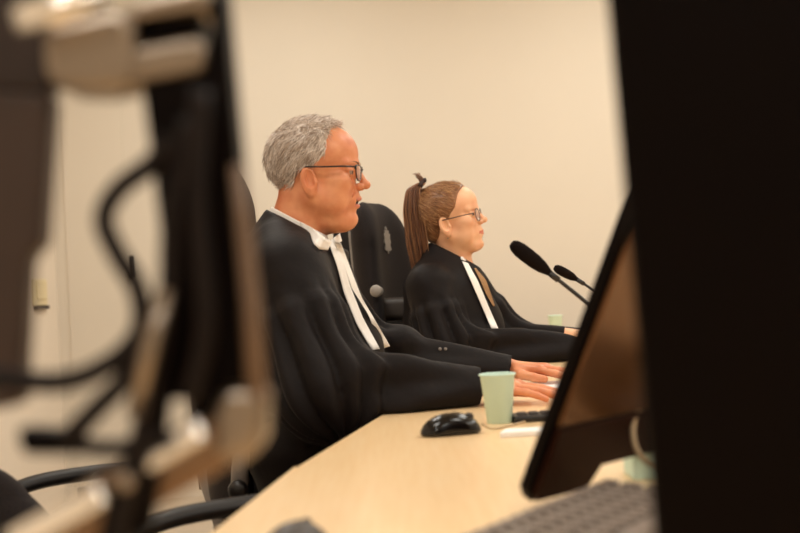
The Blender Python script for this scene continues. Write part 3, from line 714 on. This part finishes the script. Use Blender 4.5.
# ---------- the man
def build_man():
    loc = P(300, 430, 2.5)
    root = thing('person', (loc.x, 2.5, 0), 'grey-haired man with glasses in black robe and white bands, seated, both hands on the desk', 'person')
    hp = dict(open=1, nose=(100, -15), jaw=3)
    HM = headmat(318, 178, 2.5, 1.0, math.radians(-4), 0, 0); HI = HM.inverted()
    # neck target in head mm frame
    X, ax = grid((-125, -100, -190), (125, 100, 135), 1.75); x, y, z = X
    hd = head_sdf(x, y, z, hp)
    d = smin(hd, cap(x, y, z, (-30, 0, -50), (-62, 0, -185), 55, 64), 26)
    d = smin(d, ell(x, y, z, (30, 0, -96), (38, 38, 18)), 20)      # soft under-chin
    V, Q = nets(d.astype(np.float32), ax); mi = skin_idx(V, hp, Q)
    HV = xform(V, HM); hq0 = Q
    parts = [(HV, Q, mi)]
    # hands
    for side, wpx, wpy, wY, tpx, tpy, tY, cu in ((1, 468, 391, 2.29, 556, 398, 2.26, .12), (-1, 507, 376, 2.73, 568, 380, 2.67, .12)):
        hv, hq = hand(side, cu, 1.1); w_ = P(wpx, wpy, wY); w_.z = DZ+.030; t_ = P(tpx, tpy, tY); t_.z = DZ+.022
        dx = (t_-w_).normalized(); dy = Vector((0, 0, 1)).cross(dx).normalized(); dzv = dx.cross(dy)
        mt = Matrix(((dx.x, dy.x, dzv.x, w_.x), (dx.y, dy.y, dzv.y, w_.y), (dx.z, dy.z, dzv.z, w_.z), (0, 0, 0, 1)))
        hv = xform(hv, mt); hv[:, 2] += max(0, DZ+.002-hv[:, 2].min()); parts.append((hv, hq, np.zeros(len(hq), np.int32)))
    # joints
    J = dict(nb=P(296, 240, 2.5), sR=P(288, 274, 2.34), sL=P(311, 270, 2.64), ch=P(312, 298, 2.5), be=P(326, 358, 2.5), hip=P(300, 432, 2.5),
             eR=P(338, 384, 2.25), cR=P(479, 389, 2.285), eL=P(368, 352, 2.72), cL=P(510, 372, 2.70))
    # body under the robe
    lo = (J['hip'].x-.25, 2.15, 0); hi = (.35, 2.9, 1.2)
    X, ax = grid(lo, hi, .014); x, y, z = X
    hipL = J['hip']+Vector((.03, .1, .0)); hipR = J['hip']+Vector((.03, -.1, .0))
    sz = .52
    b = ell(x, y, z, P(302, 298, 2.5), (.055, .13, .13)); b = smin(b, ell(x, y, z, P(308, 365, 2.5), (.075, .13, .14)), .03)
    b = smin(b, cap(x, y, z, J['nb'], P(302, 290, 2.5), .045, .055), .02)
    for s_, e_, c_ in (('sR', 'eR', 'cR'), ('sL', 'eL', 'cL')):
        b = smin(b, cap(x, y, z, J[s_], J[e_], .045, .036), .03); b = smin(b, cap(x, y, z, J[e_], J[c_]+Vector((-.03, 0, 0)), .036, .022), .02)
    for sg in (-1, 1):
        hp_ = Vector((J['hip'].x+.02, 2.5+sg*.09, sz+.02)); kn = Vector((hp_.x+.40, hp_.y+sg*.05, .5)); an = Vector((kn.x-.02, kn.y, .09)); toe = Vector((an.x+.14, an.y, .04))
        b = smin(b, cap(x, y, z, hp_, kn, .075, .05), .04); b = smin(b, cap(x, y, z, kn, an, .048, .035), .02); b = smin(b, cap(x, y, z, an, toe, .035, .03), .02)
    bv, bq = nets(b.astype(np.float32), ax); parts.append((bv, bq, np.zeros(len(bq), np.int32)))
    Vs = []; Qs = []; Ms = []; n = 0
    for v, q_, m_ in parts: Vs.append(v); Qs.append(q_+n); Ms.append(m_); n += len(v)
    link('body', np.concatenate(Vs), np.concatenate(Qs), None, root, mats=[M['skin'], M['eye'], M['iris'], M['lip'], M['mouth']], midx=np.concatenate(Ms))
    # robe
    lo = (J['hip'].x-.34, 2.02, .12); hi = (.30, 2.92, 1.19)
    X, ax = grid(lo, hi, .0058); x, y, z = X
    r = ell(x, y, z, P(300, 292, 2.51), (.105, .19, .165), Matrix.Rotation(math.radians(-18), 3, 'Y'))
    r = smin(r, cap(x, y, z, P(300, 262, 2.5), P(346, 350, 2.47), .082, .072), .035)
    r = smin(r, ell(x, y, z, P(316, 366, 2.5), (.125, .19, .14)), .045)
    r = smin(r, cap(x, y, z, J['nb'], P(290, 262, 2.5), .066, .11), .05)
    r = smin(r, cap(x, y, z, P(284, 256, 2.40), P(312, 258, 2.61), .055, .055), .05)
    r = smin(r, ell(x, y, z, P(306, 436, 2.5), (.135, .21, .12)), .08)
    for sg in (-1, 1):
        r = smin(r, cap(x, y, z, (J['hip'].x+.02, 2.5+sg*.09, .54), (J['hip'].x+.43, 2.5+sg*.13, .52), .095, .085), .06)
        r = smin(r, cap(x, y, z, (J['hip'].x+.42, 2.5+sg*.13, .52), (J['hip'].x+.40, 2.5+sg*.13, .2), .09, .10), .05)
    r = smin(r, ell(x, y, z, P(334, 251, 2.6), (.032, .06, .042)), .02)
    r = r+ridge(x, y, z, [(26, .005), (37, .0045), (62, .0025)], 3)
    sr = sleeve(x, y, z, J['sR'], J['eR']+Vector((-.02, 0, -.01)), J['cR'], .078, .078, .039, 13, .011, 1)
    sl = sleeve(x, y, z, J['sL'], J['eL'], J['cL'], .054, .050, .036, 9, .006, 2)
    sl = smin(sl, ell(x, y, z, P(400, 342, 2.71), (.045, .05, .038)), .02)
    sr = sr+ridge(x, y, z, [(34, .005), (66, .0025)], 8); sl = sl+ridge(x, y, z, [(36, .004), (62, .002)], 9)
    r = smin(r, sr, .035); r = smin(r, sl, .022)
    # cuffs open: cut a plane past each cuff and hollow
    for k, c_, e_ in (('R', 'cR', 'eR'), ('L', 'cL', 'eL')):
        ax_ = (J[c_]-J[e_]).normalized(); cp = J[c_]
        pd = (x-cp.x)*ax_.x+(y-cp.y)*ax_.y+(z-cp.z)*ax_.z
        near = cap(x, y, z, cp-ax_*.05, cp+ax_*.08, .075, .075)
        r = np.where(near < 0, np.maximum(r, pd), r)
        r = smax(r, -cap(x, y, z, cp-ax_*.03, cp+ax_*.05, .025, .028), .004)
    # keep the sleeves on top of the desk where they overlap it
    def desk_lim(r_): return r_
    # neck hole, tilted ring plane
    nrm = (rt*.463+up*.886).normalized(); pc = P(301, 228, 2.5)
    pd = (x-pc.x)*nrm.x+(y-pc.y)*nrm.y+(z-pc.z)*nrm.z
    ctr = headmat(318, 178, 2.5, 1, 0, 0, 0)
    n0, n1 = ctr @ Vector((-30, 0, -50)), ctr @ Vector((-62, 0, -185))
    neck = cap(x, y, z, n0, n1, .063, .071)
    r = smin(r, smax(neck-.008, pd-.002, .004), .015)
    r = smax(r, pd-.003, .006)
    r = smax(r, -smax(neck+.001, -pd-.03, .01), .004)
    # desk carve
    desk_d = np.maximum((DZ+.0015)-z, 0)
    ex = lambda yy: np.interp(yy, [outl[0][1], e1[1], e2[1], 2.75, 3.2, 3.7], [outl[0][0], e1[0], e2[0], .03, .14, .24])
    slabm = np.maximum(np.maximum(z-(DZ+.002), (DZ-.032)-z), ex(y)-.004-x)
    r = smax(r, -slabm, .004)
    V, Q = nets(r.astype(np.float32), ax); robe_v, Q_r = V, Q
    robe = link('robe', V, Q, M['robe'], root)
    bvh = BVHTree.FromPolygons([tuple(v) for v in V], [tuple(int(i) for i in f) for f in Q])
    # shirt collar
    X, ax = grid((-125, -90, -180), (60, 90, -40), 1.8); x, y, z = X
    pd = x*.463+z*.886-(-17*2.083*.463+(-50)*2.083*.886)
    nk = cap(x, y, z, (-30, 0, -50), (-62, 0, -185), 60, 68)
    c = smax(np.abs(nk)-2.2, pd-11+.0*x, 2); c = smax(c, -pd-16, 2)
    wing = np.maximum(np.maximum(np.abs(nk-4)-2.4, pd-6), -pd-34+np.maximum(0, -x-5)*.9+np.maximum(0, np.abs(y)-52)*1.2)
    c = smin(c, smax(wing, -(x+22)+0*z, 3), 2)
    V, Q = nets(c.astype(np.float32), ax); link('shirt_collar', xform(V, headmat(318, 178, 2.5, 1, 0, 0, 0)), Q, M['white'], root)
    bvc = BVHTree.FromPolygons([tuple(v) for v in list(robe_v)+list(HV)], [tuple(int(i) for i in f) for f in list(Q_r)+list(hq0+len(robe_v))])
    ribbon('shirt_collar', [(300, 226), (310, 233), (313, 243), (319, 249), (328, 250)], [(300, 221.5), (311, 227), (319, 233), (326, 238.5), (332, 241)], bvc, .0155, M['white'], root, Yf=2.42)
    ribbon('shirt_collar', [(330, 243), (336, 245), (342, 241)], [(331, 240), (336, 236), (340, 233)], bvc, .006, M['white'], root, Yf=2.45)
    # bands
    ribbon('neck_bands', [(328, 241), (337, 266), (344, 293), (357, 325), (372, 350)], [(335, 240), (343, 262), (351, 288), (363, 318), (380, 349)], bvc, .008, M['white'], root, Yf=2.42)
    ribbon('neck_bands', [(333, 241), (342.5, 262), (351.5, 288), (368, 314), (382, 349)], [(341, 243), (350, 267), (362, 298), (375, 320), (390, 346)], bvc, .013, M['white'], root, Yf=2.42)
    # sleeve button
    h = bvh.ray_cast(CAM, ray(442, 349).normalized())
    if h[0] is not None:
        bt = MB()
        for ddx in (-2, 3.5):
            h = bvh.ray_cast(CAM, ray(442+ddx, 349).normalized())
            if h[0] is not None: bt.lathe(h[0]-h[1]*.001, h[1], [(0, .003), (.0025, .003), (.0038, .002), (.0038, 0)], 14)
        bt.build('button', M['grey'], root)
    # hair
    X, ax = grid((-125, -95, -62), (62, 95, 140), 1.75); x, y, z = X
    c = np.minimum(ell(x, y, z, (-12, 0, 40), (92, 74, 78)), ell(x, y, z, (20, 0, 54), (58, 62, 51)))
    c = c-(3+4*np.clip(z/110, 0, 1)+1.5*np.clip(-x/90, 0, 1))-ridge(x, y, z, [(.12, 1.3), (.2, 1.0), (.33, .6)], 5)
    zl = np.array([-62, -48, -44, -30, 0, 14, 22, 30, 45, 70, 100, 118, 140]); xl = np.array([-75, -60, -50, -45, -36, -28, 4, 13, 26, 27, 32, 46, 50])
    lim = np.interp(z, zl, xl)
    c = smax(c, (x-lim-1.2*np.sin(z*.5+y*.2)+0*y)*.8, 8)
    c = smax(c, -z-50+6*np.sin(y*.12)+0*x, 3)
    V, Q = nets(c.astype(np.float32), ax)
    hair = link('hair', xform(V, HM), Q, M['silver'], root)
    cen, nr = poly_normals(V, Q)
    ok = np.where((cen[:, 0]-np.interp(cen[:, 2], zl, xl) < 3) & (nr[:, 0] < .8) & (cen[:, 2] > -46) & (np.linalg.norm((cen-np.array((-12, 0, 40)))/np.array((92, 74, 78)), axis=1) > 1.02))[0]
    sel = rng.choice(ok, 5200)
    mb_ = MB()
    def df(p_, n__):
        t_ = min(1, max(0, (p_.z-75)/45))
        side = Vector((-.55, 0, -.85)); topd = Vector((.75, .15*math.sin(p_.x*.1), .55))
        if p_.x < -70: side = Vector((-.1, 0, -1))
        return side*(1-t_)+topd*t_
    strands(mb_, cen[sel], nr[sel], df, 27, .8, 5, .16, .22)
    tp = np.where((cen[:, 2] > 108) & (cen[:, 0] > -20))[0]
    sel = rng.choice(tp, 240)
    strands(mb_, cen[sel], nr[sel], lambda a, b: Vector((1, .1*math.sin(a.x), .1)), 22, 1.0, 4, .45, .35)
    fr_ = np.where((cen[:, 2] > 96) & (cen[:, 0] > 22))[0]
    if len(fr_):
        sel = rng.choice(fr_, 90)
        strands(mb_, cen[sel], nr[sel], lambda a, b: Vector((.8, 0, .5)), 16, 1.0, 4, .5, .25)
    mb_.xf(HM).build('hair_strands', M['silver2'], hair)
    ebv = MB()
    for sg in (-1, 1):
        for k in range(26):
            t_ = k/25; p0 = HM @ Vector((86-20*t_-1*0, sg*(12+32*t_), 27+3*math.sin(t_*3))); ebv.tube([p0, p0+(HM.to_3x3() @ Vector((2.5, sg*3, 3.5-3*t_)))], [.0011, .0004], 4)
    ebv.build('eyebrows', M['brow'], hair)
    # glasses
    gl = MB()
    def G(*a): return HM @ Vector(a)
    for sg in (-1, 1):
        rim = [G(91-.006*(yy-4)**1.75*1.0, sg*yy, zz) for yy, zz in ((8, 19), (20, 23), (40, 23), (53, 20), (52, 4), (44, -7), (28, -8), (14, -3), (8, 8), (8, 19))]
        gl.tube(spline(rim, 4), .0014, 8)
        gl.tube([G(84.5, sg*53, 19), G(60, sg*70, 18.5), G(20, sg*78, 17), G(-14, sg*79, 17), G(-26, sg*77, 6)], [.0018, .0018, .0017, .0015, .0012], 8)
        gl.tube([G(85, sg*53, 22), G(83.5, sg*55, 14)], .0018, 6)
    gl.tube([G(91, -8, 15), G(94, 0, 17), G(91, 8, 15)], .0014, 8)
    go = gl.build('glasses', M['frame'], root)
    for sg in (-1, 1):
        ps = [G(91-.006*(yy-4)**1.75, sg*yy, zz) for yy, zz in ((9, 18), (20, 22), (40, 22), (52, 19), (51, 4), (43, -6), (28, -7), (15, -2), (9, 8))]
        MB().prism(ps, (HM.to_3x3() @ Vector((1.2, 0, 0)))).build('lens', M['lens'], go, smooth=False)
    return root
build_man()
# ---------- the woman
def build_woman():
    root = thing('person', (P(440, 400, 3.6).x, 3.6, 0), 'young woman with brown ponytail and round glasses in black robe, seated behind the man', 'person')
    hp = dict(open=0, nose=(99, -13), fh=5, jaw=-3, chin=4)
    HM = headmat(452.2, 221.8, 3.6, .975, math.radians(-14), math.radians(-11), 0)
    X, ax = grid((-125, -100, -190), (125, 100, 135), 2.2); x, y, z = X
    d = head_sdf(x, y, z, hp)
    d = smin(d, cap(x, y, z, (-16, 0, -50), (-8, 0, -170), 47, 50), 22)
    V, Q = nets(d.astype(np.float32), ax); mi = skin_idx(V, hp, Q)
    parts = [(xform(V, HM), Q, mi)]
    for side, wpx, wY, tpx, tY, cu in ((1, 582, 3.42, 626, 3.40, .2), (-1, 610, 3.66, 652, 3.6, .2)):
        hv, hq = hand(side, cu, 1.0); w_ = P(wpx, 348, wY); w_.z = DZ+.03; t_ = P(tpx, 350, tY); t_.z = DZ+.012
        dx = (t_-w_).normalized(); dy = Vector((0, 0, 1)).cross(dx).normalized(); dzv = dx.cross(dy)
        mt = Matrix(((dx.x, dy.x, dzv.x, w_.x), (dx.y, dy.y, dzv.y, w_.y), (dx.z, dy.z, dzv.z, w_.z), (0, 0, 0, 1)))
        hv = xform(hv*.92 if 0 else hv, mt); hv[:, 2] += max(0, DZ+.002-hv[:, 2].min()); parts.append((hv, hq, np.zeros(len(hq), np.int32)))
    J = dict(nb=P(441, 266, 3.6), sR=P(430, 288, 3.46), sL=P(468, 284, 3.74), ch=P(452, 306, 3.6), be=P(458, 345, 3.6), hip=P(430, 392, 3.6),
             eR=P(446, 349, 3.42), cR=P(588, 350, 3.42), eL=P(505, 344, 3.78), cL=P(614, 347, 3.68))
    X, ax = grid((J['hip'].x-.2, 3.3, 0), (.75, 3.95, 1.15), .014); x, y, z = X
    b = ell(x, y, z, J['ch'], (.07, .12, .13)); b = smin(b, ell(x, y, z, J['be'], (.08, .12, .14)), .05); b = smin(b, cap(x, y, z, J['nb'], J['ch'], .045, .06), .04)
    for s_, e_, c_ in (('sR', 'eR', 'cR'), ('sL', 'eL', 'cL')):
        b = smin(b, cap(x, y, z, J[s_], J[e_], .038, .03), .03); b = smin(b, cap(x, y, z, J[e_], J[c_], .03, .02), .02)
    for sg in (-1, 1):
        hp_ = Vector((J['hip'].x+.02, 3.6+sg*.08, .54)); kn = Vector((hp_.x+.38, hp_.y+sg*.04, .5)); an = Vector((kn.x-.02, kn.y, .09)); toe = Vector((an.x+.12, an.y, .04))
        b = smin(b, cap(x, y, z, hp_, kn, .07, .048), .04); b = smin(b, cap(x, y, z, kn, an, .045, .032), .02); b = smin(b, cap(x, y, z, an, toe, .032, .028), .02)
    bv, bq = nets(b.astype(np.float32), ax); parts.append((bv, bq, np.zeros(len(bq), np.int32)))
    Vs = []; Qs = []; Ms = []; n = 0
    for v, q_, m_ in parts: Vs.append(v); Qs.append(q_+n); Ms.append(m_); n += len(v)
    link('body', np.concatenate(Vs), np.concatenate(Qs), None, root, mats=[M['skin2'], M['eye'], M['iris'], M['lip'], M['mouth']], midx=np.concatenate(Ms))
    X, ax = grid((J['hip'].x-.30, 3.22, .12), (.62, 4.0, 1.16), .0062); x, y, z = X
    r = ell(x, y, z, P(447, 305, 3.6), (.115, .165, .15), Matrix.Rotation(math.radians(12), 3, 'Y'))
    r = smin(r, cap(x, y, z, P(446, 285, 3.6), P(470, 322, 3.58), .085, .085), .05)
    r = smin(r, ell(x, y, z, P(452, 350, 3.6), (.15, .17, .15)), .08)
    r = smin(r, cap(x, y, z, P(440, 262, 3.6), P(440, 285, 3.6), .058, .10), .05)
    r = smin(r, cap(x, y, z, P(430, 282, 3.52), P(455, 280, 3.68), .055, .05), .05)
    r = smin(r, ell(x, y, z, P(430, 400, 3.6), (.2, .2, .12)), .08)
    for sg in (-1, 1):
        r = smin(r, cap(x, y, z, (J['hip'].x+.02, 3.6+sg*.08, .55), (J['hip'].x+.41, 3.6+sg*.12, .53), .105, .08), .06)
        r = smin(r, cap(x, y, z, (J['hip'].x+.41, 3.6+sg*.12, .53), (J['hip'].x+.39, 3.6+sg*.12, .2), .085, .09), .05)
    r = r+ridge(x, y, z, [(26, .004), (40, .003)], 13)
    sr = sleeve(x, y, z, J['sR'], J['eR'], J['cR'], .070, .064, .040, 13, .011, 1)+ridge(x, y, z, [(34, .004), (60, .002)], 15)
    sl = sleeve(x, y, z, J['sL'], J['eL'], J['cL'], .06, .07, .045, 9, .006, 2)+ridge(x, y, z, [(36, .004), (62, .002)], 16)
    r = smin(r, sr, .024); r = smin(r, sl, .022)
    for c_, e_ in (('cR', 'eR'), ('cL', 'eL')):
        ax_ = (J[c_]-J[e_]).normalized(); cp = J[c_]
        pd = (x-cp.x)*ax_.x+(y-cp.y)*ax_.y+(z-cp.z)*ax_.z
        r = np.where(cap(x, y, z, cp-ax_*.05, cp+ax_*.06, .055, .055) < 0, np.maximum(r, pd), r)
        r = smax(r, -cap(x, y, z, cp-ax_*.03, cp+ax_*.05, .026, .029), .004)
    n0, n1 = HM @ Vector((-16, 0, -50)), HM @ Vector((-8, 0, -170))
    neck = cap(x, y, z, n0, n1, .052, .056)
    nrm = (rt*.45+up*.89).normalized(); pc = P(452, 254, 3.6)
    pd = (x-pc.x)*nrm.x+(y-pc.y)*nrm.y+(z-pc.z)*nrm.z
    r = smin(r, smax(neck-.009, pd-.002, .004), .02); r = smax(r, pd-.003, .006)
    r = smax(r, -smax(neck+.0, -pd-.035, .01), .004)
    ex = lambda yy: np.interp(yy, [2.23, 2.75, 3.2, 3.7, 4.6], [-.05, .03, .14, .24, .34])
    slabm = np.maximum(np.maximum(z-(DZ+.002), (DZ-.032)-z), ex(y)-.004-x)
    r = smax(r, -slabm, .004)
    V, Q = nets(r.astype(np.float32), ax); link('robe', V, Q, M['robe'], root)
    bvh = BVHTree.FromPolygons([tuple(v) for v in V], [tuple(int(i) for i in f) for f in Q])
    ribbon('blouse_panel', [(474, 268), (480, 280), (486, 294), (493, 306)], [(476, 268), (486, 280), (491, 294), (495, 306)], bvh, .006, M['blouse'], root, Yf=3.52)
    ribbon('neck_bands', [(462, 261), (470, 279), (480, 302), (492, 330)], [(468, 263), (478, 281), (488, 305), (499, 330)], bvh, .008, M['white'], root, Yf=3.5)
    MB().tube([P(461, 258, 3.53), P(466, 263, 3.54), P(469, 264, 3.58)], .006, 8).build('shirt_collar', M['white'], root)
    # hair cap
    X, ax = grid((-125, -95, -75), (85, 95, 140), 2.1); x, y, z = X
    c = np.minimum(ell(x, y, z, (-12, 0, 40), (92, 74, 78)), ell(x, y, z, (27, 0, 52), (60, 62, 52)))
    c = np.minimum(c, ell(x, y, z, (-50, 0, -5), (42, 50, 50)))
    tie = (-88, 0, 92)
    c = smin(c, ell(x, y, z, (-78, 0, 84), (26, 24, 24)), 16)
    c = c-(3.5+5*np.clip(z/110, 0, 1))
    ang = np.arctan2(z-tie[2], x-tie[0]+0*z)
    c = c-(.35*np.sin(ang*38+y*.05)+.3*np.sin(ang*71+y*.11))
    zl = np.array([-75, -50, -20, 0, 12, 24, 40, 60, 80, 98, 112, 140]); xl = np.array([-40, -34, -30, -26, 4, 14, 30, 38, 44, 56, 52, 46])
    c = smax(c, (x-np.interp(z, zl, xl)+0*y)*.8, 4)
    V, Q = nets(c.astype(np.float32), ax); hair = link('hair', xform(V, HM), Q, M['brown'], root)
    cen, nr = poly_normals(V, Q); mb_ = MB()
    sel = rng.choice(np.where(nr[:, 0] < .8)[0], 3800)
    strands(mb_, cen[sel], nr[sel], lambda a, b: (Vector(tie)-a).normalized() if (Vector(tie)-a).length > 1 else Vector((-1, 0, 0)), 30, .55, 5, .035, .09)
    mb_.xf(HM).build('combed_strands', M['brown2'], hair); mb_ = MB()
    # ponytail strands in image space depth 3.6
    for k in range(900):
        a = random.gauss(0, .5); a = max(-1, min(1, a)); b_ = random.gauss(0, .45)
        w_ = [3, 6, 9, 10, 10, 9, 8]
        cx = [422, 414, 413, 415, 418, 420, 421]; cy = [183, 190, 206, 226, 246, 262, 276]
        n_ = random.choice([5, 6, 7]); pts = []
        for i in range(n_):
            pts.append(P(cx[i]+a*w_[i]+random.gauss(0, .4), cy[i]-(0 if i else 0), 3.60+b_*w_[i]*.003-.02*(i/6)))
        pts = spline(pts, 4); m_ = len(pts)
        mb_.tube(pts, [(.0013*(1-.7*(i/(m_-1))**2)) for i in range(m_)], 4, cap=False)
    for k in range(26):     # short tuft above the tie
        p0 = P(423+random.gauss(0, 1.5), 182, 3.6+random.gauss(0, .006)); mb_.tube([p0, p0+Vector((-.008+random.gauss(0, .005), random.gauss(0, .006), .014)), p0+Vector((-.018+random.gauss(0, .008), random.gauss(0, .008), .028))], [.001, .0008, .0003], 4, cap=False)
    mb_.build('ponytail', M['pony'], hair)
    MB().tube(spline([P(420, 186, 3.58), P(423, 181, 3.6), P(426, 180, 3.6)], 3), .007, 10).build('hair_tie', mat('dark_brown_hair_tie', (48, 26, 18), .7), hair)
    gl = MB()
    def G(*a): return HM @ Vector(a)
    def rimp(sg, rr_): return [G(89-.0045*(30+rr_*math.cos(t)-4)**1.8, sg*(30+rr_*math.cos(t)*1.08), 5+rr_*.92*math.sin(t)) for t in [2*math.pi*k/20 for k in range(21)]]
    for sg in (-1, 1):
        gl.tube(rimp(sg, 21), .0012, 8)
        gl.tube([G(80, sg*52, 11), G(58, sg*68, 11), G(20, sg*76, 9), G(-14, sg*78, 8)], .0014, 8)
    gl.tube([G(89, -9, 8), G(92, 0, 11), G(89, 9, 8)], .0012, 8)
    go = gl.build('glasses', M['frame'], root)
    for sg in (-1, 1): MB().prism(rimp(sg, 20)[:-1], (HM.to_3x3() @ Vector((1.2, 0, 0)))).build('lens', M['lens'], go, smooth=False)
    er = MB().lathe(G(-8, 72, -46), (0, 0, -1), [(0, 0), (.002, .001), (.002, .003), (0, .004)], 10); er.lathe(G(-8, -72, -46), (0, 0, -1), [(0, 0), (.002, .001), (.002, .003), (0, .004)], 10); er.build('earring', M['alu'], root)
    return root
build_woman()
